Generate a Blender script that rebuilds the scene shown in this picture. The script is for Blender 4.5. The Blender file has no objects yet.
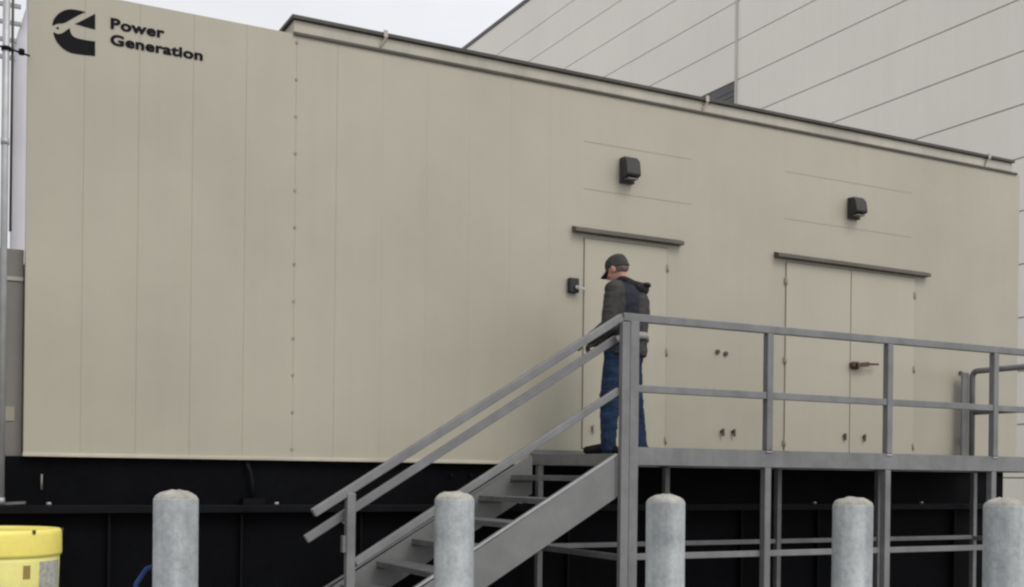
import bpy, bmesh, math, random
from mathutils import Vector, Matrix, noise
random.seed(7)
SC = bpy.context.scene
COL = SC.collection
R = math.radians
ORG = {}

# ------------------------------------------------------------------ materials
def new_mat(name):
    m = bpy.data.materials.new(name); m.use_nodes = True
    nt = m.node_tree
    return m, nt, nt.nodes['Principled BSDF']

def nd(nt, kind, **kw):
    n = nt.nodes.new(kind)
    for k, v in kw.items():
        if k in n.inputs: n.inputs[k].default_value = v
        else: setattr(n, k, v)
    return n

def paint(name, col, rough=.5, var=.12, scale=1.2, col2=None, streak=0., metal=0., bump=0., bscale=60., spec=.4, fine=0., fscale=25.):
    """A coat with blotches, optional vertical streaks, fine speckle and a little relief."""
    m, nt, b = new_mat(name)
    L = nt.links.new
    tc = nd(nt, 'ShaderNodeTexCoord')
    n1 = nd(nt, 'ShaderNodeTexNoise', Scale=scale, Detail=6., Roughness=.6)
    L(tc.outputs['Object'], n1.inputs['Vector'])
    mix = nd(nt, 'ShaderNodeMix', data_type='RGBA')
    c2 = col2 or tuple(c * (1 - var) for c in col)
    c1 = col if col2 else tuple(c * (1 + var * .5) for c in col)
    mix.inputs['A'].default_value = (*c1, 1); mix.inputs['B'].default_value = (*c2, 1)
    ramp = nd(nt, 'ShaderNodeMapRange'); ramp.inputs['From Min'].default_value = .35; ramp.inputs['From Max'].default_value = .68
    L(n1.outputs['Fac'], ramp.inputs['Value'])
    L(ramp.outputs['Result'], mix.inputs['Factor'])
    out = mix.outputs['Result']
    def darken(vecscale, sc, amt, lo, hi):
        nonlocal out
        mp = nd(nt, 'ShaderNodeMapping'); mp.inputs['Scale'].default_value = vecscale
        L(tc.outputs['Object'], mp.inputs['Vector'])
        n = nd(nt, 'ShaderNodeTexNoise', Scale=sc, Detail=5., Roughness=.65)
        L(mp.outputs['Vector'], n.inputs['Vector'])
        r = nd(nt, 'ShaderNodeMapRange'); r.inputs['From Min'].default_value = lo; r.inputs['From Max'].default_value = hi
        r.inputs['To Min'].default_value = 1.; r.inputs['To Max'].default_value = 1 - amt
        L(n.outputs['Fac'], r.inputs['Value'])
        mm = nd(nt, 'ShaderNodeMix', data_type='RGBA', blend_type='MULTIPLY'); mm.inputs['Factor'].default_value = 1
        L(out, mm.inputs['A']); L(r.outputs['Result'], mm.inputs['B'])
        out = mm.outputs['Result']
    if streak: darken((1, 1, .05), 7., streak, .45, .75)
    if fine: darken((1, 1, 1), fscale, fine, .4, .75)
    L(out, b.inputs['Base Color'])
    b.inputs['Roughness'].default_value = rough; b.inputs['Metallic'].default_value = metal
    b.inputs['Specular IOR Level'].default_value = spec
    if bump:
        n3 = nd(nt, 'ShaderNodeTexNoise', Scale=bscale, Detail=4.)
        L(tc.outputs['Object'], n3.inputs['Vector'])
        bp = nd(nt, 'ShaderNodeBump', Strength=bump, Distance=.02)
        L(n3.outputs['Fac'], bp.inputs['Height']); L(bp.outputs['Normal'], b.inputs['Normal'])
    return m

M = {}
M['beige'] = paint('beige_paint', (.388, .366, .292), .42, .11, .42, streak=.03, bump=.10, bscale=1.1, spec=.4)
M['beige_door'] = paint('beige_door_paint', (.410, .387, .307), .42, .05, .8, streak=.04, bump=.04, bscale=2., spec=.4)
M['trim'] = paint('light_trim_paint', (.47, .44, .36), .45, .15, 2., streak=.1)
M['fascia'] = paint('roof_fascia_paint', (.43, .405, .335), .45, .15, 1.5, streak=.12)
M['dark_trim'] = paint('dark_edge_trim', (.065, .06, .05), .55, .3, 3.)
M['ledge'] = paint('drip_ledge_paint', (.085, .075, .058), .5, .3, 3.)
M['seam'] = paint('faint_seam', (.31, .29, .232), .6, .1)
M['gap'] = paint('gasket_rubber', (.15, .137, .108), .8, .1)
M['end_grey'] = paint('grey_end_panel', (.205, .193, .178), .5, .12, 1.2, streak=.15)
M['black'] = paint('black_tank_paint', (.0042, .0046, .0058), .7, .4, 2., fine=.3, spec=.05, bump=.05, bscale=3)
M['black2'] = paint('black_flange_paint', (.0062, .0066, .008), .6, .4, 2., fine=.3, spec=.1)
M['bolt'] = paint('zinc_bolt', (.33, .33, .32), .4, .2, 20., metal=.5)
M['bolt_beige'] = paint('painted_bolt', (.285, .268, .215), .5, .2, 20.)
M['galv'] = paint('grey_rail_steel', (.205, .205, .208), .5, .16, 3., streak=.16, fine=.18, fscale=7., metal=.2, spec=.4)
M['galv_deck'] = paint('grey_deck_steel', (.19, .19, .192), .55, .2, 2.5, fine=.2, metal=.1)
M['stringer'] = paint('grey_stringer_steel', (.186, .189, .187), .5, .12, 1.5, fine=.1, fscale=6., metal=.1)
M['pipe'] = paint('galvanised_pipe', (.42, .43, .44), .45, .2, 4., streak=.25, metal=.3)
M['boll'] = paint('weathered_galvanised_bollard', (.44, .465, .47), .55, .3, 5., col2=(.29, .315, .325), streak=.42, fine=.2, fscale=40., metal=.15, bump=.1, bscale=30)
M['tread'] = paint('worn_tread_steel', (.15, .15, .152), .6, .25, 3., fine=.3, fscale=14., metal=.1)
M['conc'] = paint('concrete_cap', (.46, .45, .41), .9, .3, 9., col2=(.31, .295, .255), fine=.3, fscale=60., bump=.5, bscale=60)
M['lamp_bronze'] = paint('bronze_lamp_housing', (.028, .026, .024), .4, .2, 8.)
M['black_plastic'] = paint('black_plastic', (.015, .015, .016), .4, .2, 8.)
M['steel'] = paint('brushed_steel', (.38, .37, .35), .35, .2, 14., metal=.8)
M['rust'] = paint('rusty_lever', (.10, .055, .042), .6, .3, 20., col2=(.06, .03, .025))
M['latch'] = paint('dark_latch', (.07, .055, .04), .5, .3, 12.)
M['logo'] = paint('black_vinyl', (.010, .0095, .012), .7, .2, 4., spec=.08)
M['yellow'] = paint('yellow_plastic', (.90, .78, .18), .42, .1, 3., spec=.5, fine=.06)
M['yellow_pale'] = paint('pale_yellow_plastic', (.82, .77, .27), .42, .1, 3., fine=.06)
M['paper'] = paint('printed_paper_label', (.52, .52, .46), .6, .3, 25., col2=(.30, .30, .28), fine=.4, fscale=60)
M['brown_print'] = paint('brown_print', (.28, .20, .06), .6, .2, 20.)
M['blue_rope'] = paint('blue_rope_fibre', (.012, .04, .15), .7, .3, 40., bump=.5, bscale=120)
M['white_panel'] = paint('white_metal_panel', (.90, .87, .79), .5, .05, .25, streak=.03, bump=.04, bscale=.8)
M['joint'] = paint('panel_joint_grey', (.60, .58, .535), .7, .1)  # own colour of the cladding joints and the core behind the panels
M['louvre'] = paint('dark_grey_louvre', (.14, .14, .145), .6, .1)
M['stack'] = paint('pale_stack_steel', (.74, .73, .76), .5, .06, .5, streak=.05)
M['lattice'] = paint('lattice_steel', (.30, .30, .31), .5, .2, 2.)
M['asphalt'] = paint('worn_concrete_yard', (.32, .31, .285), .9, .3, .25, col2=(.24, .232, .215), fine=.3, fscale=3., bump=.3, bscale=30)
M['skin'] = paint('skin', (.46, .25, .18), .5, .12, 25.)
M['hair'] = paint('short_dark_hair', (.15, .11, .085), .8, .4, 60.)
M['charcoal'] = paint('charcoal_jacket_cloth', (.058, .054, .054), .85, .25, 14., fine=.25, fscale=60, spec=.2)
M['navy'] = paint('navy_jacket_cloth', (.028, .031, .043), .85, .25, 14., fine=.25, fscale=60, spec=.2)
M['hood'] = paint('dark_hood_cloth', (.028, .026, .030), .9, .3, 20., spec=.15)
M['band'] = paint('grey_reflective_band', (.27, .27, .26), .5, .2, 20.)
M['jean'] = paint('blue_denim', (.026, .048, .098), .85, .3, 9., col2=(.012, .023, .050), fine=.25, fscale=50, spec=.15)
M['cap'] = paint('grey_green_cap_cloth', (.050, .050, .048), .85, .2, 20., spec=.2)
M['boot'] = paint('dark_boot_leather', (.014, .012, .011), .8, .3, 20., spec=.12)
M['glove'] = paint('olive_glove', (.10, .092, .068), .8, .3, 30.)
M['eye'] = paint('eye_dark', (.05, .035, .03), .3, .1)
M['placard'] = paint('blue_placard', (.055, .065, .13), .5, .1)

# ------------------------------------------------------------------ mesh builder
class MB:
    def __init__(s): s.bm = bmesh.new()
    def _quad_box(s, P):
        v = [s.bm.verts.new(p) for p in P]
        for f in ((0,1,2,3),(7,6,5,4),(0,4,5,1),(1,5,6,2),(2,6,7,3),(3,7,4,0)): s.bm.faces.new([v[i] for i in f])
        return s
    def box(s, x0, x1, y0, y1, z0, z1):
        return s._quad_box([(x0,y0,z0),(x0,y1,z0),(x1,y1,z0),(x1,y0,z0),(x0,y0,z1),(x0,y1,z1),(x1,y1,z1),(x1,y0,z1)])
    def bar(s, p, q, w, h, up=(0,0,1)):
        p, q = Vector(p), Vector(q); d = (q-p).normalized(); up = Vector(up)
        side = d.cross(up).normalized(); u = side.cross(d).normalized()
        P = [c + side*a*w/2 + u*b*h/2 for c in (p,q) for a,b in ((-1,-1),(-1,1),(1,1),(1,-1))]
        return s._quad_box(P)
    def tube(s, pts, r, n=12, cap=True):
        pts = [Vector(p) for p in pts]; rings = []
        ref = None
        for i, p in enumerate(pts):
            d = (pts[min(i+1,len(pts)-1)] - pts[max(i-1,0)]).normalized()
            if ref is None: ref = Vector((0,0,1)) if abs(d.z) < .9 else Vector((1,0,0))
            a = (ref - d*ref.dot(d)).normalized(); ref = a; b = d.cross(a)
            rr = r[i] if isinstance(r,(list,tuple)) else r
            rings.append([s.bm.verts.new(p + (a*math.cos(2*math.pi*k/n) + b*math.sin(2*math.pi*k/n))*rr) for k in range(n)])
        for A,B in zip(rings, rings[1:]):
            for k in range(n):
                f = s.bm.faces.new((A[k],A[(k+1)%n],B[(k+1)%n],B[k])); f.smooth = True
        if cap: s.bm.faces.new(rings[0][::-1]); s.bm.faces.new(rings[-1])
        return s
    def lathe(s, prof, c=(0,0,0), n=32, smooth=True):
        cx,cy,cz = c; rings = []
        for r,z in prof:
            if r < 1e-5: rings.append([s.bm.verts.new((cx,cy,cz+z))])
            else: rings.append([s.bm.verts.new((cx+r*math.cos(2*math.pi*k/n), cy+r*math.sin(2*math.pi*k/n), cz+z)) for k in range(n)])
        for A,B in zip(rings, rings[1:]):
            for k in range(n):
                k2=(k+1)%n
                if len(A)==1 and len(B)==1: continue
                if len(A)==1: f = s.bm.faces.new((A[0],B[k2],B[k]))
                elif len(B)==1: f = s.bm.faces.new((A[k],A[k2],B[0]))
                else: f = s.bm.faces.new((A[k],A[k2],B[k2],B[k]))
                f.smooth = smooth
        return s
    def prism(s, poly, y0, y1):
        """poly in (x,z), extruded from y0 to y1"""
        A=[s.bm.verts.new((x,y0,z)) for x,z in poly]; B=[s.bm.verts.new((x,y1,z)) for x,z in poly]
        s.bm.faces.new(A); s.bm.faces.new(B[::-1])
        for i in range(len(A)):
            j=(i+1)%len(A); s.bm.faces.new((A[j],A[i],B[i],B[j]))
        return s
    def build(s, name, mat, parent=None, bevel=0., loc=None):
        """vertices are in world coordinates; the origin goes to the parent's origin (or loc)"""
        bmesh.ops.recalc_face_normals(s.bm, faces=s.bm.faces[:])
        org = Vector(loc) if loc is not None else (ORG[parent.name] if parent else Vector((0,0,0)))
        bmesh.ops.translate(s.bm, verts=s.bm.verts[:], vec=-org)
        me = bpy.data.meshes.new(name); s.bm.to_mesh(me); s.bm.free()
        o = bpy.data.objects.new(name, me); COL.objects.link(o)
        me.materials.append(mat)
        if parent:
            o.parent = parent; o.location = org - ORG[parent.name]
        else: o.location = org
        ORG[o.name] = org
        if bevel:
            bv = o.modifiers.new('edge', 'BEVEL'); bv.width = bevel; bv.segments = 2; bv.limit_method = 'ANGLE'; bv.angle_limit = R(40)
        return o

def tag(o, label=None, cat=None, group=None, kind=None):
    if label: o['label'] = label
    if cat: o['category'] = cat
    if group: o['group'] = group
    if kind: o['kind'] = kind
    return o
def thing(name, loc, label, cat, group=None):
    o = bpy.data.objects.new(name, None); COL.objects.link(o); o.location = loc; o.empty_display_size = .2
    ORG[o.name] = Vector(loc); return tag(o, label, cat, group)
def arc(c, r, a0, a1, n, f): return [f(c, r, R(a0+(a1-a0)*i/n)) for i in range(n+1)]

# ------------------------------------------------------------------ ground
g = MB()
N = 24
for (x0,x1,y0,y1) in ((-400,400,-400,400),):
    v=[g.bm.verts.new(p) for p in ((x0,y0,0),(x1,y0,0),(x1,y1,0),(x0,y1,0))]; g.bm.faces.new(v)
tag(g.build('ground', M['asphalt']), kind='structure')

# ------------------------------------------------------------------ generator enclosure
X0, X1, XJ, ZB, ZT, DEP = .722, 11.90, 2.834, 1.608, 5.235, 3.6
enc = thing('generator_enclosure', (6.3, 1.8, ZB), 'long beige metal generator enclosure with a dark C shaped emblem and flush doors', 'generator enclosure')
# front skin: one sheet with V grooves where the planks meet
seams = [1.131, 1.546, 1.971, 2.406, 2.834, 3.199] + [3.199+.425*i for i in range(1,6)]
prof = [(X0, 0.)]
for i, sx in enumerate(seams):
    w, d = (.003, .0026) if i < 6 else (.0025, .0012)
    prof += [(sx-w, 0.), (sx, d), (sx+w, 0.)]
prof += [(X1, 0.), (X1, .10), (X0, .10)]
w_ = MB()
A=[w_.bm.verts.new((x,y,ZB)) for x,y in prof]; B=[w_.bm.verts.new((x,y,ZT)) for x,y in prof]
w_.bm.faces.new(A[::-1]); w_.bm.faces.new(B)
for i in range(len(A)):
    j=(i+1)%len(A); w_.bm.faces.new((A[i],A[j],B[j],B[i]))
w_.build('front_wall', M['beige'], enc)
MB().box(XJ, X1, .105, DEP, ZB, ZT-.004).build('main_body', M['beige'], enc)
MB().box(X0+.004, XJ-.004, .105, DEP, ZB, 3.10).build('plenum_body', M['end_grey'], enc)
e_o = MB().box(-.62, X0-.004, .12, 2.9, ZB-.012, 3.20).build('end_cabinet', M['end_grey'], enc, .004)
tag(e_o, 'low grey end cabinet')
MB().box(-.61, X0-.006, .108, .119, 2.955, 2.985).build('cabinet_strip', M['fascia'], e_o)
MB().box(.585, .665, .112, .1195, 1.87, 1.98).build('cabinet_placard', M['seam'], e_o)
MB().box(X0-.006, X1+.006, -.022, .1, ZB-.012, ZB+.018).build('base_trim', M['trim'], enc, .004)
# roof with a light fascia between two dark edges
rf = MB().box(XJ-.03, X1-.15, -.012, DEP+.02, ZT+.012, ZT+.115).build('roof', M['fascia'], enc, .006)
MB().box(XJ-.055, X1-.14, -.045, DEP+.05, ZT+.117, ZT+.150).build('roof_coping', M['dark_trim'], rf, .004)
MB().box(XJ-.03, X1-.06, -.020, -.002, ZT-.012, ZT+.010).build('roof_gasket', M['dark_trim'], rf)
for cx in (3.62, 7.13, 11.30):
    c = MB(); c.box(cx-.018, cx+.018, -.062, -.047, ZT+.105, ZT+.165); c.bar((cx-.03,-.018,ZT+.03),(cx+.012,-.05,ZT+.112),.03,.012)
    c.build('roof_clip', M['fascia'], rf)
for k in range(12):
    z = 5.166-.3155*k
    b = MB().tube([(XJ, .002, z), (XJ, -.008, z)], .012, 8); b.build('bolt', M['bolt_beige'], enc)
# panels over the doors
for (a,b2,z0,z1) in ((5.70,6.98,4.283,4.742),(8.215,10.09,4.28,4.785)):
    for zz in (z0,z1): MB().box(a, b2, -.0015, .01, zz-.004, zz+.004).build('header_seam', M['seam'], enc)
# doors
def door(x0, x1, z0, z1, hinge_x, gasket=True):
    MB().box(x0-.007, x1+.007, -.003, .02, z0-.007, z1+.008).build('door_gasket', M['gap'], enc)
    d = MB().box(x0, x1, -.012, .02, z0, z1).build('door', M['beige_door'], enc, .003)
    for hz in (z0+.10, z0+.5*(z1-z0)-.03, z1-.20):
        h = MB(); h.tube([(hinge_x, -.018, hz-.04), (hinge_x, -.018, hz+.04)], .009, 8)
        h.box(hinge_x-.018, hinge_x+.018, -.0165, -.0125, hz-.03, hz+.03)
        h.build('hinge', M['seam'], d)
    return d
def latch(x, z, parent, s=.8):
    l = MB(); l.tube([(x, .0, z), (x, -.03, z)], .022*s, 10); l.box(x-.016*s, x+.016*s, -.042, -.028, z-.062*s, z+.035*s)
    return l.build('latch', M['latch'], parent, .003)
d1 = door(5.715, 6.685, 1.765, 3.800, 6.69)
latch(5.83, 1.97, d1, .8).data.materials[0] = M['steel']
MB().box(6.30, 6.41, -.019, -.0125, 3.30, 3.40).build('sticker', M['placard'], d1)
tag(d1, 'single door with a small blue sticker')
d2 = door(8.24, 9.160, 1.775, 3.812, 8.235)
d3 = door(9.170, 10.135, 1.775, 3.812, 10.14)
tag(d2, 'left leaf of the double door'); tag(d3, 'double door leaf with a rusty lever')
lv = MB(); lv.box(9.185, 9.265, -.045, -.012, 2.715, 2.80); lv.bar((9.20,-.075,2.755),(9.36,-.085,2.775),.04,.05); lv.bar((9.34,-.085,2.775),(9.52,-.08,2.782),.022,.024)
lv.box(9.15,9.20,-.07,-.012,2.735,2.785)
lv.build('lever_handle', M['rust'], d3, .004)
latch(9.085,1.972,d2); latch(9.375,1.97,d3)
for (x,z,s) in ((7.335,2.797,.6),(7.44,2.783,.6),(10.906,2.765,.55)):
    MB().tube([(x,.0,z),(x,-.02,z)], .03*s+.006, 10).build('keyhole', M['latch'], enc)
for (x,z) in ((7.40,1.975),(7.545,1.975),(10.954,1.977)): latch(x, z, enc)
# drip ledges
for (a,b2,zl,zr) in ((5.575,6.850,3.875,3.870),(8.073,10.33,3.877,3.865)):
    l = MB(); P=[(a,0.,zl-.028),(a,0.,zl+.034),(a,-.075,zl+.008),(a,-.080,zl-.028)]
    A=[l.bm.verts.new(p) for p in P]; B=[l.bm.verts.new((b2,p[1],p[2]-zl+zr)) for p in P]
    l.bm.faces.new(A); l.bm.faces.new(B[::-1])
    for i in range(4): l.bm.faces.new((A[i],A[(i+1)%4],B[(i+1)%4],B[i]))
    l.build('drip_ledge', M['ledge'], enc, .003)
# emblem and lettering
def poly_plate(m, pts, y0=-.004, y1=.001): m.prism(pts, y0, y1)
def smooth_poly(pts, corner):
    """Chaikin rounding, keeping the listed corners"""
    for _ in range(2):
        out=[]; nc=set(); n=len(pts)
        for i,p in enumerate(pts):
            if i in corner: nc.add(len(out)); out.append(p)
            else:
                a=pts[i-1]; b=pts[(i+1)%n]
                out.append((p[0]*.75+a[0]*.25,p[1]*.75+a[1]*.25)); out.append((p[0]*.75+b[0]*.25,p[1]*.75+b[1]*.25))
        pts, corner = out, nc
    return pts
em = MB()
poly_plate(em, smooth_poly([(.893,4.930),(.893,4.955),(.906,4.995),(.94,5.041),(.987,5.076),(1.042,5.091),(1.135,5.087),(1.097,5.064),(1.036,5.016),(.975,4.966),(.941,4.961),(.914,4.948)],{6}))
poly_plate(em, smooth_poly([(1.205,5.086),(1.206,4.963),(1.133,4.969),(1.057,4.979),(1.091,5.002),(1.132,5.032),(1.18,5.069)],{0,1,3}))
poly_plate(em, smooth_poly([(.895,4.892),(.915,4.829),(.949,4.785),(1.004,4.751),(1.066,4.744),(1.208,4.755),(1.207,4.869),(1.113,4.866),(1.051,4.872),(1.026,4.897),(1.019,4.938),(.999,4.922),(.969,4.89),(.928,4.872)],{5,6,10}))
em.tube([(.931,.001,4.922),(.931,-.004,4.922)], .009, 12)
em.build('emblem', M['logo'], enc)
def lettering(txt, x, z, size, width, parent):
    cu = bpy.data.curves.new('lettering','FONT'); cu.body = txt; cu.size = 1; cu.extrude = .03; cu.offset = .018; cu.space_character = 1.06
    o = bpy.data.objects.new('lettering', cu); COL.objects.link(o)
    bpy.context.view_layer.update()
    me = bpy.data.meshes.new_from_object(o.evaluated_get(bpy.context.evaluated_depsgraph_get()))
    bpy.data.objects.remove(o); bpy.data.curves.remove(cu)
    xs=[v.co.x for v in me.vertices]; ys=[v.co.y for v in me.vertices if True]
    x0,x1=min(xs),max(xs); capb=0.; capt=.729
    for v in me.vertices:
        a,b,c=v.co
        v.co=Vector((x+(a-x0)/(x1-x0)*width, -.004+ (-c)*.05, z+(b-capb)/(capt-capb)*size))-ORG[parent.name]
    bm=bmesh.new(); bm.from_mesh(me); base=bm.verts[:]+bm.edges[:]+bm.faces[:]
    for i,(ox,oz) in enumerate(((.0033,.0008),(-.0033,-.0008),(.0016,-.0016),(-.0016,.0016))):
        r=bmesh.ops.duplicate(bm,geom=base)
        for v in r['geom']:
            if isinstance(v,bmesh.types.BMVert): v.co += Vector((ox,-.0002*(i+1),oz))
    bm.to_mesh(me); bm.free()
    me.name='lettering'
    o=bpy.data.objects.new('lettering',me); COL.objects.link(o); me.materials.clear(); me.materials.append(M['logo']); o.parent=parent
    ORG[o.name]=ORG[parent.name]
lettering('Power', 1.324, 4.996, .085, .410, enc)
lettering('Generation', 1.324, 4.869, .083, .716, enc)

# ------------------------------------------------------------------ wall lights
def wall_light(x0, x1, z0, z1, label):
    cx=(x0+x1)/2
    t = thing('wall_light', (cx, 0, z0), label, 'light', 'wall lights above the enclosure doors')
    m = MB(); m.box(x0-.01, x0+.145, -.05, -.004, z0, z1).build('back_plate', M['lamp_bronze'], t, .008)
    h = MB(); h.prism([(-.051,z0+.03),(-.051,z1-.01),(-.085,z1),(-.135,z1-.05),(-.155,z0+.075),(-.148,z0+.055)], x0-.012, x0+.15)
    for v in h.bm.verts: v.co = Vector((v.co.y, v.co.x, v.co.z))
    h.build('lamp_hood', M['lamp_bronze'], t, .008)
    l = MB(); l.box(x0+.01, x0+.13, -.135, -.055, z0+.025, z0+.034); l.build('lens', M['end_grey'], t)
    return t
wall_light(6.115, 6.36, 4.385, 4.635, 'dark bronze wall light above the single door, nearer the roof joint')
wall_light(9.11, 9.36, 4.375, 4.61, 'dark bronze wall light above the double doors')
rb = thing('key_box', (5.53, 0, 3.27), 'small black key box with a silver lever, left of the single door', 'key box')
m = MB(); m.box(5.527,5.635,-.055,-.001,3.255,3.40); m.build('box_body', M['black_plastic'], rb, .012)
m = MB(); m.tube([(5.60,-.056,3.305),(5.60,-.075,3.305)], .020, 14); m.bar((5.60,-.08,3.30),(5.69,-.085,3.295),.012,.026); m.build('lever', M['steel'], rb, .002)

# ------------------------------------------------------------------ fuel tank base under the enclosure
tk = thing('tank_base', (5.5, 1.8, 0), 'black steel tank base with a flange, under the beige enclosure', 'tank')
MB().box(-.60, X1-.17, .05, DEP-.05, 1.2215, ZB-.0125).build('skid_beam', M['black'], tk)
MB().box(-1.2, X1-.13, -.13, DEP+.1, 1.158, 1.222).build('flange', M['black2'], tk, .006)
MB().box(-1.1, X1-.17, .0, DEP, .06, 1.154).build('tank_body', M['black'], tk)
x = -.75
while x < 11.6:
    MB().box(x-.008, x+.008, -.06, -.003, .06, 1.152).build('rib', M['black2'], tk); x += 1.049
for x in (.90, 2.68, 5.0, 6.2, 8.6, 10.2):
    MB().tube([(x,-.09,1.222),(x,-.09,1.245)], .02, 8).build('bolt', M['bolt'], tk)
MB().tube([(.858,.035,1.34),(.858,.035,1.46)], .008, 8).build('plug', M['end_grey'], tk)
c = MB(); c.tube([(2.452,.03,1.575),(2.452,.0,1.555),(2.475,-.01,1.50),(2.49,-.02,1.42),(2.49,-.04,1.25)], .018, 10)
c.box(2.40,2.58,-.09,.03,1.224,1.275)
c.build('cable_gland', M['black2'], tk)
for x in (4.35,4.55): MB().tube([(x,.05,1.49),(x,.03,1.49)], .018, 8).build('bolt', M['black2'], tk)
MB().bar((.60,.04,1.232),(.74,.0,1.24),.06,.02).build('lug', M['galv_deck'], tk)
vp = thing('vent_pipe', (.563,-.06,1.222), 'pale galvanised vent pipe standing on the tank flange at the enclosure end', 'pipe')
MB().tube([(.563,-.06,1.224),(.563,-.06,6.4)], .026, 16).build('riser', M['pipe'], vp)
MB().tube([(.608,-.05,3.3),(.608,-.05,6.4)], .010, 10).build('cable_conduit', M['ledge'], vp)
for z in (1.23,3.95): MB().tube([(.563,-.06,z),(.563,-.06,z+.05)], .030, 16).build('coupling', M['pipe'], vp)
r = MB(); r.tube([(.30,-.07,4.69),(.563,-.09,4.675),(.73,-.03,4.66)], .008, 8); r.tube([(.672,-.06,4.69),(.672,-.06,4.65)], .022, 10); r.tube([(.563,-.06,4.66),(.563,-.06,4.69)], .034, 16)
r.build('stay_rod', M['black2'], vp)

# ------------------------------------------------------------------ access platform
YF, YB, ZD, ZK = -1.71, -.22, 1.737, 1.685
S = .066
pl = thing('access_platform', (8, -.95, 0), 'grey steel access platform with guard rails in front of the enclosure doors', 'platform')
PX = [5.127, 6.555, 7.975, 9.395, 10.90]
dk = MB()
# open bar grating: bearing bars front to back and cross rods
x = 5.10
while x < 10.97:
    dk.box(x-.003, x+.003, YF+.06, YB+.10, ZK-.036, ZK-.004); x += .034
y = YF+.12
while y < YB+.1:
    dk.box(5.10, 10.97, y-.003, y+.003, ZK-.012, ZK-.003); y += .10
dk.build('deck_grating', M['galv_deck'], pl)
for y0, y1, n in ((YF-.036, YF-.028, 'front'), (YB+.10, YB+.108, 'back')):
    e = MB(); e.box(5.085, 10.98, y0, y1, ZD-.146, ZD)
    s = 1 if n=='front' else -1
    ya, yb = (y1+.0005, y1+.055) if s>0 else (y0-.055, y0-.0005)
    e.box(5.085, 10.98, ya, yb, ZD-.146, ZD-.138); e.box(5.085, 10.98, ya, yb, ZD-.046, ZD-.040)
    e.build('edge_beam', M['galv'], pl)
for xx in (5.085, 10.972): MB().box(xx, xx+.008, YF-.026, YB+.098, ZD-.146, ZK).build('end_beam', M['galv'], pl)
for xx in PX[1:4]: MB().box(xx-.03, xx+.03, YF-.024, YB+.09, ZD-.14, ZD-.095).build('cross_beam', M['galv_deck'], pl)
for i, xx in enumerate(PX):
    MB().box(xx-S/2, xx+S/2, YF-S/2-.002, YF+S/2-.002, .012, ZD-.15).build('support_post', M['galv'], pl, .005)
    MB().box(xx-S/2, xx+S/2, YF-S/2+.001-.02, YF+S/2-.02, ZD+.0, 2.751).build('guard_post', M['galv'], pl, .005) if i else MB().box(xx-.045, xx+.04, YF-.022-S/2-.03, YF-.022-.016, .012, 2.751).build('guard_post', M['galv'], pl, .005)
    MB().box(xx-.027, xx+.027, YB-.03, YB+.03, .012, ZD-.15).build('support_post', M['galv'], pl, .005)
    for yy in (YF+.036, YB):
        MB().box(xx-.08, xx+.08, yy-.08, yy+.08, .0, .011).build('base_plate', M['galv'], pl)
    # weld clip on the beam in front of each post
    if i: MB().tube([(xx-.034,YF-.040,ZD-.014),(xx+.034,YF-.040,ZD-.014)], .009, 8).build('weld_bead', M['pipe'], pl)
def guard(z, h, name):
    g = MB(); yy = YF-.022
    g.bar((5.04, yy, z), (10.93, yy, z), .055, h)
    g.build(name, M['galv'], pl, .006)
guard(2.785, .066, 'top_rail'); 
g = MB()
for a,b2 in zip(PX, PX[1:]): g.bar((a+S/2+.001, YF-.022, 2.212), (b2-S/2-.001, YF-.022, 2.212), .045, .06)
g.build('mid_rail', M['galv'], pl, .005)
for yy, hh in ((YF+.036,.052),(YB,.046)):
    g = MB()
    for a,b2 in zip(PX, PX[1:]): g.bar((a+.034, yy, .838), (b2-.034, yy, .838), .04, hh)
    g.build('lower_brace', M['galv'], pl, .004)
for xx in (PX[0], PX[-1]): MB().bar((xx, YF+.07, .83), (xx, YB-.031, .83), .04, .05).build('lower_brace', M['galv'], pl, .004)
# guard rail across the far end of the platform, a bent tube with a rounded corner by the wall
XE = 10.965
def bend(z, yb, zr):
    rr=.07
    pts=[(XE,YF-.02,z),(XE,yb-rr,z)] + [(XE, yb-rr+rr*math.sin(R(a)), z-rr+rr*math.cos(R(a))) for a in range(10,91,10)] + [(XE,yb,zr)]
    return pts
MB().tube(bend(2.775,-.13,ZD), .034, 14).build('end_top_rail', M['galv'], pl)
MB().tube([(XE,YF-.02,2.29),(XE,-.17,2.29)], .028, 14).build('end_mid_rail', M['galv'], pl)
MB().box(XE-.15, XE-.036, -.12, -.085, ZK, 2.765).build('end_post', M['galv'], pl, .02)

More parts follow.
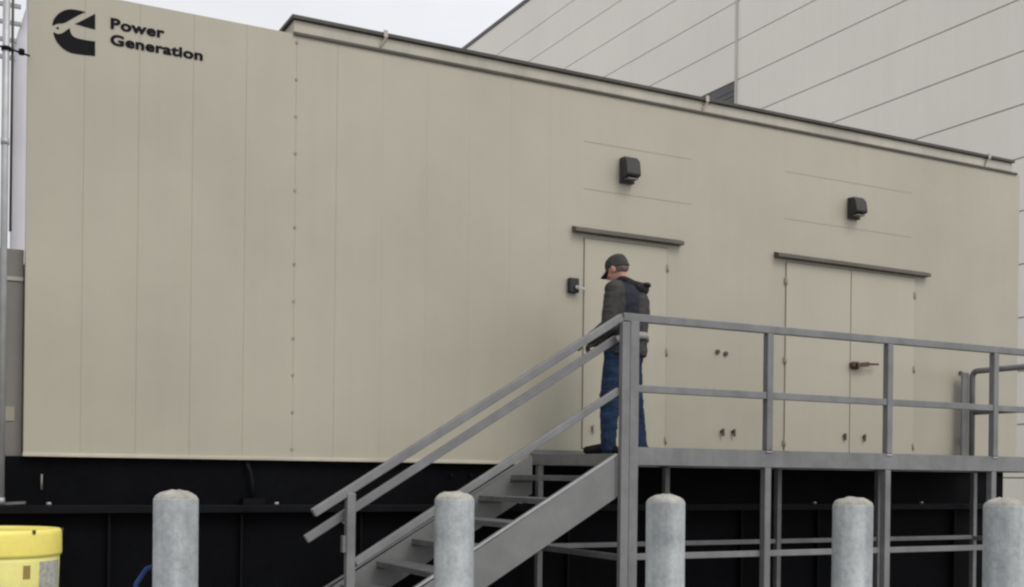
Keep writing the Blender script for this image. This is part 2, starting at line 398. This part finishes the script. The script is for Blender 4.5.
# ------------------------------------------------------------------ stairs
st = thing('metal_staircase', (3.6,-1.0,0), 'grey steel staircase with sloping handrails, rising to the platform', 'staircase')
SL = .584
def line(x, z0=1.668): return z0 + SL*(x-4.998)
def stringer(y0, s):
    xb = 4.998-(1.668-.02)/SL + .0
    xk = 4.998-(1.329-.02)/SL
    m = MB(); m.prism([(xb+.05,.02),(xk+.02,.02),(5.005,1.329),(5.005,1.668)], y0-.004, y0+.004)
    m.build('stringer', M['stringer'], st)
    f = MB()
    for off in (-.005, -.334):
        z = lambda x: line(x, 1.668+off)
        xs = 4.998-(1.668+off-.03)/SL+.06
        P=[(xs,z(xs)),(5.003,z(5.003)),(5.003,z(5.003)+.012),(xs,z(xs)+.012)]
        f.prism(P, *(y0+.0045,y0+.05))
    f.build('stringer_flange', M['galv'], st)
    e = MB(); e.box(4.985,5.004, y0-.012, y0-.0045, 1.335, 1.66) if s>0 else e.box(4.985,5.004,y0+.0045,y0+.049,1.345,1.645)
    e.build('end_plate', M['galv'], st)
    # paler strip along the top edge, near stringer only
    if s<0: return
    t = MB(); xs=4.998-(1.668-.03)/SL+.06
    t.bar((xs,y0-.003,line(xs)+.004),(5.0,y0-.003,line(5.0)+.004),.014,.016); t.build('edge_strip', M['pipe'], st, .002)
stringer(-1.735, 1); stringer(-.30, -1)
for k in range(1,9):
    z = ZK-.187*k; xn = 5.05-.3205*(k-1) - .02   # nosing toward the climber on the left
    t = MB(); t.box(xn-.275, xn, -1.675, -.36, z-.026, z); t.box(xn-.275, xn-.270, -1.675, -.36, z-.045, z-.027)
    t.build('tread', M['tread'], st, .003)
    for yy in (-1.729,-.333): MB().box(xn-.25, xn-.03, yy, yy+.027, z-.07, z-.032).build('tread_bracket', M['ledge'], st)
YR = YF-.022
def rail(p, q, w, h, name, mat='galv'): return MB().bar(p, q, w, h).build(name, M[mat], st, .006)
def rz(x): return 1.212+ .6145*(x-2.475)
rail((2.475,YR,rz(2.475)), (5.03,YR,rz(5.03)), .05, .062, 'top_rail')
def hz(x): return 1.005+.6165*(x-2.42)
rail((2.45,YR+.085,hz(2.45)), (5.03,YR+.085,hz(5.03)), .045, .060, 'handrail')
def mz(x): return .862+.599*(x-2.797)
rail((2.787,YR,mz(2.787)), (5.01,YR,mz(5.01)), .042, .058, 'mid_rail')
for (xx, z0, z1) in ((2.748, .36, rz(2.748)-.025),):
    MB().box(xx-.032, xx+.032, YR-.032, YR+.032, z0, z1).build('rail_post', M['galv'], st, .005)
MB().box(5.005, 5.0805, YR-S/2-.029, YR-.012, .012, 2.74).build('rail_post', M['galv'], st, .005)
for xx in (2.72,):
    b = MB(); b.tube([(xx,YR+.02,hz(xx)-.05),(xx,YR+.085,hz(xx)-.045)], .011, 8); b.build('rail_bracket', M['galv'], st)
MB().box(2.690,2.716,YR-.02,YR+.03,.93,1.05).build('rail_bracket', M['galv'], st, .003)

# ------------------------------------------------------------------ bollards
def bollard():
    t = thing('bollard', (0,0,0), '', 'bollard', 'steel bollards in a row in front of the platform')
    p = MB(); p.lathe([(.118,0),(.118,.012),(.1095,.014),(.1095,1.345),(.1075,1.352),(.1045,1.352),(.1045,1.32)], n=48); p.build('pipe', M['boll'], t)
    c = MB(); pr=[(.106,1.345),(.1055,1.356),(.098,1.367),(.08,1.379),(.055,1.388),(.028,1.393),(0,1.394)]
    c.lathe(pr, n=48)
    for v in c.bm.verts: v.co += Vector((0,0,1))*((noise.noise(v.co*28)*.006+noise.noise(v.co*70)*.002))
    c.build('concrete_cap', M['conc'], t)
    return t
b0 = bollard()
spots = [(1.155,-3.66,.009,'galvanised bollard with a domed concrete cap, standing between the yellow drum and the stairs'),
         (2.625,-3.79,.010,'galvanised bollard with a domed cap, standing in front of the staircase treads'),
         (3.74,-4.21,.006,'galvanised bollard with a domed cap, just right of the tall stair post'),
         (4.610,-4.75,.004,'galvanised bollard with a scuffed cap, second from the right end of the row'),
         (5.375,-5.13,.010,'galvanised bollard at the right end of the row, below the platform end')]
for i,(x,y,z,lab) in enumerate(spots):
    if i == 0: t = b0
    else:
        t = b0.copy(); COL.objects.link(t)
        for ch in list(b0.children):
            c = ch.copy(); COL.objects.link(c); c.parent = t
    t.location = (x,y,z); t.rotation_euler = (R(.15*(-1)**i), R(.25*((i*7)%3-1)), R(73*i)); t['label'] = lab
# blue rope looped round the first bollard
rp = MB(); bx,by = 1.155,-3.66
pts=[(bx-.30,by+.16,.015),(bx-.27,by+.16,.30),(bx-.215,by+.15,.72),(bx-.165,by+.145,.93),(bx-.12,by+.14,1.0),(bx-.04,by+.135,1.03),(bx+.03,by+.135,.98),(bx+.05,by+.14,.75),(bx+.05,by+.15,.3),(bx+.06,by+.16,.015)]
rp.tube(pts, .013, 10)
tag(rp.build('rope', M['blue_rope'], loc=(bx-.30,by+.16,.015)), 'blue rope slung behind the bollard beside the yellow drum', 'rope')

# ------------------------------------------------------------------ yellow drum
dr = thing('plastic_drum', (.462,-1.3,0), 'yellow plastic drum with a screw lid, beside the left bollard', 'drum')
dx,dy = .462,-1.3
MB().lathe([(0,.0),(.30,.0),(.345,.02),(.352,.10),(.362,.30),(.366,.32),(.378,.60),(.384,.62),(.392,.90),(.392,.935),(.36,.95)], (dx,dy,0), 56).build('drum_body', M['yellow_pale'], dr)
ld = MB().lathe([(.392,.935),(.403,.937),(.407,.955),(.405,1.075),(.402,1.098),(.394,1.106),(.36,1.108),(.34,1.098),(0,1.104)], (dx,dy,0), 56).build('lid', M['yellow'], dr)
for a in (-112,-60,-8,45,100,150,200):
    MB().bar((dx+.401*math.cos(R(a)),dy+.401*math.sin(R(a)),1.097),(dx+.412*math.cos(R(a)),dy+.412*math.sin(R(a)),1.097),.018,.026).build('lid_notch', M['dark_trim'], ld)
def wrap_label(a0,a1,z0,z1,r,mat,name):
    m = MB(); n=10; V=[]
    for i in range(n+1):
        a=R(a0+(a1-a0)*i/n)
        V.append([m.bm.verts.new((dx+rr*math.cos(a),dy+rr*math.sin(a),z)) for rr,z in ((r,z0),(r,z1),(r+.003,z1),(r+.003,z0))])
    for A,B in zip(V,V[1:]):
        for k in range(4): m.bm.faces.new((A[k],A[(k+1)%4],B[(k+1)%4],B[k]))
    m.bm.faces.new(V[0]); m.bm.faces.new(V[-1][::-1])
    m.build(name, mat, dr)
wrap_label(-52,-18,.68,.905,.3895,M['paper'],'paper_label')
wrap_label(-69,-62,.80,.885,.3895,M['brown_print'],'printed_mark')

# ------------------------------------------------------------------ background building
XB, ZR, P0, DP = 16.8, 16.32, 9.817, .9186
bl = thing('metal_clad_building', (30, 35, 0), 'tall white metal clad building rising behind the enclosure roof', 'building')
MB().box(XB+.06, 50, 2.0, 80, 0, ZR-.05).build('building_core', M['joint'], bl)
zs = sorted([P0+DP*k for k in range(-10,8)])
YJ = 11.64
g = MB(); gap=.013
levels=[0.]+[z for z in zs if z<ZR-.1]+[ZR]
for a,b2 in zip(levels,levels[1:]):
    for y0,y1 in ((2.0,YJ-.03),(YJ+.03,80.)):
        if y0>YJ and b2 < 10.9 and b2>5.5: y0b=20.5
        else: y0b=y0
        g.box(XB, XB+.058, y0b, y1, a+gap, b2-gap)
        if y0b!=y0: pass
g.build('wall_panels', M['white_panel'], bl)
lz = [z for z in zs if z<10.9][-1]
lo = MB(); lo.box(XB+.02, XB+.058, YJ+.035, 20.48, 5.3, lz-.0)
z=5.4
while z<lz-.1:
    lo.bar((XB+.012,YJ+.08,z),(XB+.012,20.43,z),.012,.06); z+=.12
lo.build('louvre', M['louvre'], bl)
MB().box(XB-.03, 50, 1.95, 80, ZR+.0, ZR+.12).build('roof_coping', M['louvre'], bl)
MB().box(XB-.035, XB-.003, YJ-.035, YJ+.035, .0, ZR-.02).build('corner_joint', M['joint'], bl)

# ------------------------------------------------------------------ exhaust stack with lattice frame far behind the left end
sk = thing('exhaust_stack', (4.15,30,0), 'pale grey steel stack far behind the left end of the enclosure', 'stack')
MB().lathe([(1.62,0),(1.62,14.6),(1.58,14.9),(1.22,16.2),(1.20,22)], (4.15,30,0), 40).build('stack_shell', M['stack'], sk)
la = thing('lattice_tower', (1.6,30.4,0), 'thin steel lattice tower beside the pale stack behind the enclosure', 'tower')
MB().bar((1.95,29.6,0),(1.95,29.6,22),.08,.08,up=(0,1,0)).build('tower_leg', M['lattice'], la)
MB().bar((.9,29.6,0),(.9,29.6,22),.08,.08,up=(0,1,0)).build('tower_leg', M['lattice'], la)
MB().bar((1.95,30.6,0),(1.95,30.6,22),.08,.08,up=(0,1,0)).build('tower_leg', M['lattice'], la)
MB().bar((.9,30.6,0),(.9,30.6,22),.08,.08,up=(0,1,0)).build('tower_leg', M['lattice'], la)
z=.65; 
while z<22:
    q = MB(); q.bar((.9,29.6,z),(2.75 if z>14.4 else 1.95,29.6,z),.10,.12); q.bar((.9,30.6,z),(1.95,30.6,z),.10,.12); q.bar((1.95,29.6,z),(1.95,30.6,z),.1,.12); q.bar((.9,29.6,z),(.9,30.6,z),.1,.12)
    q.build('tower_rung', M['stack'] if False else M['lattice'], la); z+=.55

# ------------------------------------------------------------------ person
PXY = Vector((5.62,-.86,ZK)); AZ = R(-36)
fw = Vector((math.sin(AZ), math.cos(AZ), 0)); lf = Vector((-fw.y, fw.x, 0))
per = thing('person', PXY, 'person in a dark jacket, jeans and cap, standing at the single door looking down', 'person')
per.scale = (1.06,1.06,1.045); per.rotation_euler = (0,0,math.atan2(fw.y, fw.x))
ORG[per.name] = Vector((0,0,0))    # person parts are written in the person's own frame: x forward, y left, z up
SPH = {}
def blob(bm, c, r, rot=None, n=(16,10)):
    if n not in SPH:
        t=bmesh.new(); bmesh.ops.create_uvsphere(t,u_segments=n[0],v_segments=n[1],radius=1); t.verts.index_update()
        SPH[n]=([v.co.copy() for v in t.verts],[[v.index for v in f.verts] for f in t.faces]); t.free()
    mt = Matrix.Translation(Vector(c)) @ (rot.to_4x4() if rot else Matrix.Identity(4)) @ Matrix.Diagonal((*( (r,r,r) if isinstance(r,(int,float)) else r),1))
    vs=[bm.verts.new(mt@v) for v in SPH[n][0]]
    for f in SPH[n][1]: bm.faces.new([vs[i] for i in f])
def limb(bm, pts, rad):
    for i in range(len(pts)-1):
        a,b=Vector(pts[i]),Vector(pts[i+1]); ra,rb=rad[i],rad[i+1]
        n=max(2,int((b-a).length/(min(ra,rb)*.35)))
        for k in range(n+1):
            t=k/n; blob(bm, a.lerp(b,t), ra+(rb-ra)*t, n=(12,8))
def loft(bm, secs, n=28):
    """secs: (x, y, z, rx, ry) elliptical rings from bottom to top, closed at both ends"""
    rings=[]
    for cx,cy,z,rx,ry in secs:
        rings.append([bm.verts.new((cx+rx*math.cos(2*math.pi*k/n), cy+ry*math.sin(2*math.pi*k/n), z)) for k in range(n)])
    for A,B in zip(rings,rings[1:]):
        for k in range(n): bm.faces.new((A[k],A[(k+1)%n],B[(k+1)%n],B[k]))
    bm.faces.new(rings[0][::-1]); bm.faces.new(rings[-1])
def fuse(bm, name, mats, parent, vox=.008, smooth=3, wrinkle=0., wscale=.09, pick=None, wseed=0, zfold=False):
    bmesh.ops.recalc_face_normals(bm, faces=bm.faces[:])
    me = bpy.data.meshes.new(name); bm.to_mesh(me); bm.free()
    tmp = bpy.data.objects.new('tmp', me); COL.objects.link(tmp)
    rm = tmp.modifiers.new('r','REMESH'); rm.mode='VOXEL'; rm.voxel_size=vox; rm.use_smooth_shade=True
    sm = tmp.modifiers.new('s','SMOOTH'); sm.iterations=smooth; sm.factor=.5
    bpy.context.view_layer.update()
    out = bpy.data.meshes.new_from_object(tmp.evaluated_get(bpy.context.evaluated_depsgraph_get()))
    bpy.data.objects.remove(tmp); bpy.data.meshes.remove(me)
    if wrinkle:
        nn=[v.normal.copy() for v in out.vertices]
        for v,nrm in zip(out.vertices,nn):
            p=Vector((v.co.x/wscale*.6, v.co.y/wscale*.6, v.co.z/wscale*(1.9 if zfold else 1.1)+wseed))
            d=noise.noise(p)+.5*noise.noise(p*2.3)
            v.co += nrm*d*wrinkle
    out.name=name; out.materials.clear()
    for m_ in (mats if isinstance(mats,list) else [mats]): out.materials.append(m_)
    for p in out.polygons:
        p.use_smooth=True
        if pick: p.material_index=pick(p.center)
    o=bpy.data.objects.new(name,out); COL.objects.link(o); o.parent=parent; ORG[o.name]=Vector((0,0,0))
    return o
# joints
HL, KL, AL = (.02,.095,.91), (.075,.11,.50), (.085,.115,.09)
HR, KR, AR = (-.02,-.095,.91), (-.055,-.10,.50), (-.115,-.105,.09)
SLj, EL, WL = (.0,.195,1.405), (.025,.268,1.085), (.215,.225,.985)
SR, ER, WR = (.0,-.195,1.405), (.075,-.25,1.12), (.27,-.15,1.0)
HP = Vector((.062,.01,1.603))                       # head centre
HROT = Matrix.Rotation(R(25),3,'Y') @ Matrix.Identity(3)
HROT = Matrix.Rotation(R(-12),3,'Z') @ HROT
def hp(x,y,z): return HP + HROT @ Vector((x,y,z))
def hand_bones(w, fwd, side, s):
    """palm and five fingers, slightly curled; s=+1 left hand"""
    w=Vector(w); f=Vector(fwd).normalized(); u=Vector(side).normalized(); dn=f.cross(u).normalized()*(-1)
    if dn.z>0: dn=-dn
    out=[]
    palm=w+f*.045
    out.append(('palm',[w,w+f*.03,w+f*.075],[.026,.031,.028]))
    for k,(off,l) in enumerate(((-.030,.072),(-.010,.083),(.011,.078),(.030,.060))):
        a=w+f*.088+u*off; b=a+(f*.85+dn*.35).normalized()*l*.45; c=b+(f*.35+dn*.9).normalized()*l*.32; d=c+(dn-f*.25).normalized()*l*.26
        out.append(('finger',[w+f*.05+u*off*.8,a,b,c,d],[.013,.0105,.0095,.0088,.0075]))
    a=w+f*.03-u*.03*1; b=a+(f*.6-u*.75+dn*.3).normalized()*.04; c=b+(f*.9-u*.1+dn*.4).normalized()*.03
    out.append(('thumb',[w+f*.02-u*.015,a,b,c],[.016,.0135,.0115,.0095]))
    return out, palm, u, f
LHB = hand_bones(WL,(.9,-.15,-.22),(-.15,-.95,.1),1)
RHB = hand_bones(WR,(.9,.15,-.15),(.15,-.95,.1),-1)
def add_hand(bm, H, grow=0.):
    bones,palm,u,f=H
    for nm,p,r in bones: limb(bm,p,[x+grow for x in r])
    q=Matrix((f,u,f.cross(u))).transposed()
    blob(bm, palm+f*.005, (.05+grow,.042+grow,.019+grow), q)
# body: one continuous surface
bm=bmesh.new()
limb(bm,[HL,KL,AL],[.085,.055,.038]); limb(bm,[HR,KR,AR],[.085,.055,.038])
for A in (AL,AR): limb(bm,[(A[0]-.04,A[1],.05),(A[0]+.06,A[1],.045),(A[0]+.15,A[1],.035)],[.032,.034,.025])
loft(bm,[(0,0,.86,.07,.12),(0,0,.92,.105,.16),(0,0,1.05,.095,.145),(-.01,0,1.2,.105,.155),(-.015,0,1.33,.11,.165),(-.015,0,1.42,.085,.15),(-.01,0,1.47,.05,.07)])
limb(bm,[SLj,EL,WL],[.055,.042,.028]); limb(bm,[SR,ER,WR],[.055,.042,.028])
add_hand(bm,LHB); add_hand(bm,RHB)
limb(bm,[(-.02,.0,1.43),(.02,.005,1.52),hp(-.015,0,-.03)],[.066,.058,.056])
blob(bm,hp(-.01,0,.02),(.098,.076,.098),HROT); blob(bm,hp(.022,0,-.055),(.068,.057,.062),HROT)
blob(bm,hp(.055,0,-.09),(.032,.03,.026),HROT)
limb(bm,[hp(.085,0,.012),hp(.108,0,-.03)],[.011,.015])      # nose
blob(bm,hp(.083,0,.03),(.016,.045,.012),HROT)                # brow
blob(bm,hp(.083,0,-.064),(.013,.026,.009),HROT); blob(bm,hp(.080,0,-.076),(.013,.023,.009),HROT)  # lips
for s in (1,-1):
    blob(bm,hp(-.005,s*.079,-.012),(.022,.010,.033),HROT); blob(bm,hp(.062,s*.036,-.03),(.025,.022,.024),HROT)
body=fuse(bm,'body',M['skin'],per,.006,3)
for s in (1,-1):
    e=bmesh.new(); blob(e,hp(.078,s*.031,.008),(.011,.013,.008),HROT,(12,8)); fuse(e,'eye',M['eye'],per,.003,1)
# hair below the cap
bm=bmesh.new(); blob(bm,hp(-.022,0,.008),(.0925,.0755,.080),HROT); blob(bm,hp(-.055,0,-.025),(.050,.056,.038),HROT)
fuse(bm,'hair',M['hair'],per,.006,2,.002,.012)
# cap
bm=bmesh.new()
ring=[]; n=32
for zz,sc in ((.018,1.0),(.045,1.01),(.075,.95),(.10,.80),(.117,.55),(.124,.25)):
    ring.append([bm.verts.new(hp(-.01+.106*sc*math.cos(2*math.pi*k/n), .083*sc*math.sin(2*math.pi*k/n), zz+ (.030*math.cos(2*math.pi*k/n)-.012 if zz<.04 else (.012*math.cos(2*math.pi*k/n)-.004 if zz<.06 else 0)))) for k in range(n)])
for A,B in zip(ring,ring[1:]):
    for k in range(n): bm.faces.new((A[k],A[(k+1)%n],B[(k+1)%n],B[k]))
bm.faces.new(ring[0][::-1]); bm.faces.new(ring[-1])
cap=fuse(bm,'cap',M['cap'],per,.005,2,.0015,.03)
bm=bmesh.new(); V=[]
for i in range(13):
    a=R(-62+124*i/12); ci,si=math.cos(a),math.sin(a)
    r0=(.085*ci,.076*si); bx_=.088+.085*ci**.6 if ci>0 else .088
    V.append([bm.verts.new(hp(x_,y_,z_)) for x_,y_,z_ in ((r0[0]-.005,r0[1],.034),(.02+.150*ci,.080*si,.012-.02*abs(si)),(.02+.150*ci,.080*si,.006-.02*abs(si)),(r0[0]-.005,r0[1],.027))])
for A,B in zip(V,V[1:]):
    for k in range(4): bm.faces.new((A[k],A[(k+1)%4],B[(k+1)%4],B[k]))
bm.faces.new(V[0]); bm.faces.new(V[-1][::-1])
bmesh.ops.recalc_face_normals(bm,faces=bm.faces[:])
me=bpy.data.meshes.new('brim'); bm.to_mesh(me); bm.free(); me.materials.append(M['cap'])
br=bpy.data.objects.new('brim',me); COL.objects.link(br); br.parent=cap
# jacket
bm=bmesh.new()
loft(bm,[(-.02,0,.845,.172,.212),(-.02,0,.87,.182,.220),(-.025,0,.95,.172,.210),(-.03,0,1.08,.172,.214),(-.038,0,1.22,.180,.228),(-.042,0,1.33,.172,.228),(-.035,0,1.40,.145,.205),(-.022,0,1.45,.105,.155),(-.015,0,1.49,.082,.095),(0,0,1.515,.075,.080)])
limb(bm,[(-.005,.165,1.40),(.0,.205,1.385),EL,WL],[.085,.092,.070,.050]); limb(bm,[(-.005,-.165,1.40),(.0,-.205,1.385),ER,WR],[.085,.092,.070,.050])
jk=fuse(bm,'jacket',[M['navy'],M['charcoal']],per,.008,4,.007,.10,pick=lambda c: 1 if (abs(c.y)>.215 or c.x>.075 or c.x<-.185) else 0,zfold=True)
bm=bmesh.new()
# hood lying folded at the back of the neck
for k in range(15):
    a=R(75+210*k/14); blob(bm,(-.035+.095*math.cos(a)*1.1,.100*math.sin(a),1.485-.045*max(0,-math.cos(a))),(.034,.034,.042),n=(10,8))
blob(bm,(-.165,0,1.42),(.042,.115,.055)); blob(bm,(-.205,0,1.452),(.034,.070,.020))
fuse(bm,'hood',M['hood'],jk,.007,3,.006,.05)
bm=bmesh.new(); n=40; V=[]
for k in range(n):
    a=2*math.pi*k/n; t=.045*math.cos(a)
    V.append([bm.verts.new((-.025+rx*math.cos(a),ry*math.sin(a),z+ -t)) for rx,ry,z in ((.165,.205,.945),(.190,.224,.945),(.186,.222,1.003),(.165,.205,1.003))])
for i in range(n):
    A,B=V[i],V[(i+1)%n]
    for k in range(4): bm.faces.new((A[k],A[(k+1)%4],B[(k+1)%4],B[k])).smooth=True
bmesh.ops.recalc_face_normals(bm,faces=bm.faces[:])
me=bpy.data.meshes.new('reflective_band'); bm.to_mesh(me); bm.free(); me.materials.append(M['band'])
o=bpy.data.objects.new('reflective_band',me); COL.objects.link(o); o.parent=jk
# jeans
bm=bmesh.new()
loft(bm,[(-.01,0,.74,.13,.13),(-.015,0,.82,.155,.175),(-.015,0,.90,.155,.18),(-.01,0,.95,.135,.175),(0,0,1.0,.115,.16)])
for H,K,A in ((HL,KL,AL),(HR,KR,AR)):
    limb(bm,[(H[0],H[1],.86),K,(A[0]-.005,A[1],.065)],[.110,.088,.068])
fuse(bm,'jeans',M['jean'],per,.008,3,.007,.085,zfold=True,wseed=3)
# boots
for A in (AL,AR):
    bm=bmesh.new()
    limb(bm,[(A[0]-.045,A[1],.055),(A[0]+.03,A[1],.058),(A[0]+.12,A[1]+.005,.045),(A[0]+.185,A[1]+.008,.040)],[.044,.048,.043,.036])
    limb(bm,[(A[0]-.01,A[1],.06),(A[0]-.01,A[1],.15)],[.047,.050])
    for v in bm.verts: v.co.z=max(v.co.z,.0)
    fuse(bm,'boot',M['boot'],per,.006,2)
for H in (LHB,RHB):
    bm=bmesh.new(); add_hand(bm,H,.0028); w=H[0][0][1][0]; f=H[3]; limb(bm,[w-f*.045,w+f*.01],[.037,.034])
    fuse(bm,'glove',M['glove'],per,.0045,1)

# ------------------------------------------------------------------ sky, sun, camera
SUN_EL, SUN_AZ = 48., 165.          # azimuth clockwise from +Y: behind and to the right of the camera
W = bpy.data.worlds.new('World'); SC.world = W; W.use_nodes = True
nt = W.node_tree; L = nt.links.new; bg = nt.nodes['Background']
sky = nd(nt,'ShaderNodeTexSky'); sky.sky_type='NISHITA'; sky.sun_disc=False; sky.sun_elevation=R(SUN_EL); sky.sun_rotation=R(SUN_AZ)
hs = nd(nt,'ShaderNodeHueSaturation'); hs.inputs['Saturation'].default_value=.12
L(sky.outputs['Color'],hs.inputs['Color'])
tc = nd(nt,'ShaderNodeTexCoord'); mp=nd(nt,'ShaderNodeMapping'); mp.inputs['Scale'].default_value=(1,1,2.2)
L(tc.outputs['Generated'],mp.inputs['Vector'])
cn = nd(nt,'ShaderNodeTexNoise',Scale=2.6,Detail=7.,Roughness=.55); L(mp.outputs['Vector'],cn.inputs['Vector'])
cr = nd(nt,'ShaderNodeValToRGB'); cr.color_ramp.elements[0].position=.34; cr.color_ramp.elements[1].position=.66
cr.color_ramp.elements[0].color=(8.5,8.6,9.1,1); cr.color_ramp.elements[1].color=(10.2,10.2,10.5,1)
L(cn.outputs['Fac'],cr.inputs['Fac'])
mx = nd(nt,'ShaderNodeMix',data_type='RGBA'); mx.inputs['Factor'].default_value=.82
L(hs.outputs['Color'],mx.inputs['A']); L(cr.outputs['Color'],mx.inputs['B'])
vd = nd(nt,'ShaderNodeVectorMath',operation='DOT_PRODUCT'); L(tc.outputs['Generated'],vd.inputs[0]); vd.inputs[1].default_value=(.80,-.60,.1)
vr = nd(nt,'ShaderNodeMapRange'); vr.inputs['From Min'].default_value=-1; vr.inputs['From Max'].default_value=1; vr.inputs['To Min'].default_value=.74; vr.inputs['To Max'].default_value=1.36
L(vd.outputs['Value'],vr.inputs['Value'])
mg = nd(nt,'ShaderNodeMix',data_type='RGBA',blend_type='MULTIPLY'); mg.inputs['Factor'].default_value=1; L(mx.outputs['Result'],mg.inputs['A']); L(vr.outputs['Result'],mg.inputs['B'])
L(mg.outputs['Result'],bg.inputs['Color']); bg.inputs['Strength'].default_value=.1
sd = bpy.data.lights.new('sun','SUN'); sd.energy=1.2; sd.angle=R(25); sd.color=(1,.95,.87)
so = bpy.data.objects.new('sun',sd); COL.objects.link(so)
d = Vector((math.sin(R(SUN_AZ))*math.cos(R(SUN_EL)), math.cos(R(SUN_AZ))*math.cos(R(SUN_EL)), math.sin(R(SUN_EL))))
so.rotation_euler = d.to_track_quat('Z','Y').to_euler(); so.location=(0,-20,30)

cam = bpy.data.cameras.new('camera'); co = bpy.data.objects.new('camera',cam); COL.objects.link(co)
TH, RO = R(27.5679), .012
r_ = Vector((math.cos(TH),-math.sin(TH),0)); z_ = Vector((0,0,1)); f_ = Vector((math.sin(TH),math.cos(TH),0))
cx_ = r_*math.cos(RO)+z_*math.sin(RO); cy_ = -r_*math.sin(RO)+z_*math.cos(RO)
mt = Matrix((cx_,cy_,-f_)).transposed().to_4x4(); mt.translation = Vector((0,-9.49,1.5))
co.matrix_world = mt
cam.sensor_width=36; cam.lens=40.067; cam.shift_y=.17686; cam.clip_end=2000; cam.clip_start=.05
SC.camera = co
SC.view_settings.view_transform='Standard'; SC.view_settings.look='None'; SC.view_settings.exposure=.08; SC.view_settings.gamma=1
SC.view_settings.use_curve_mapping=False
SC.render.engine='CYCLES'
SC.render.filter_size = 2.4
try: SC.cycles.filter_width = 2.4
except Exception: pass
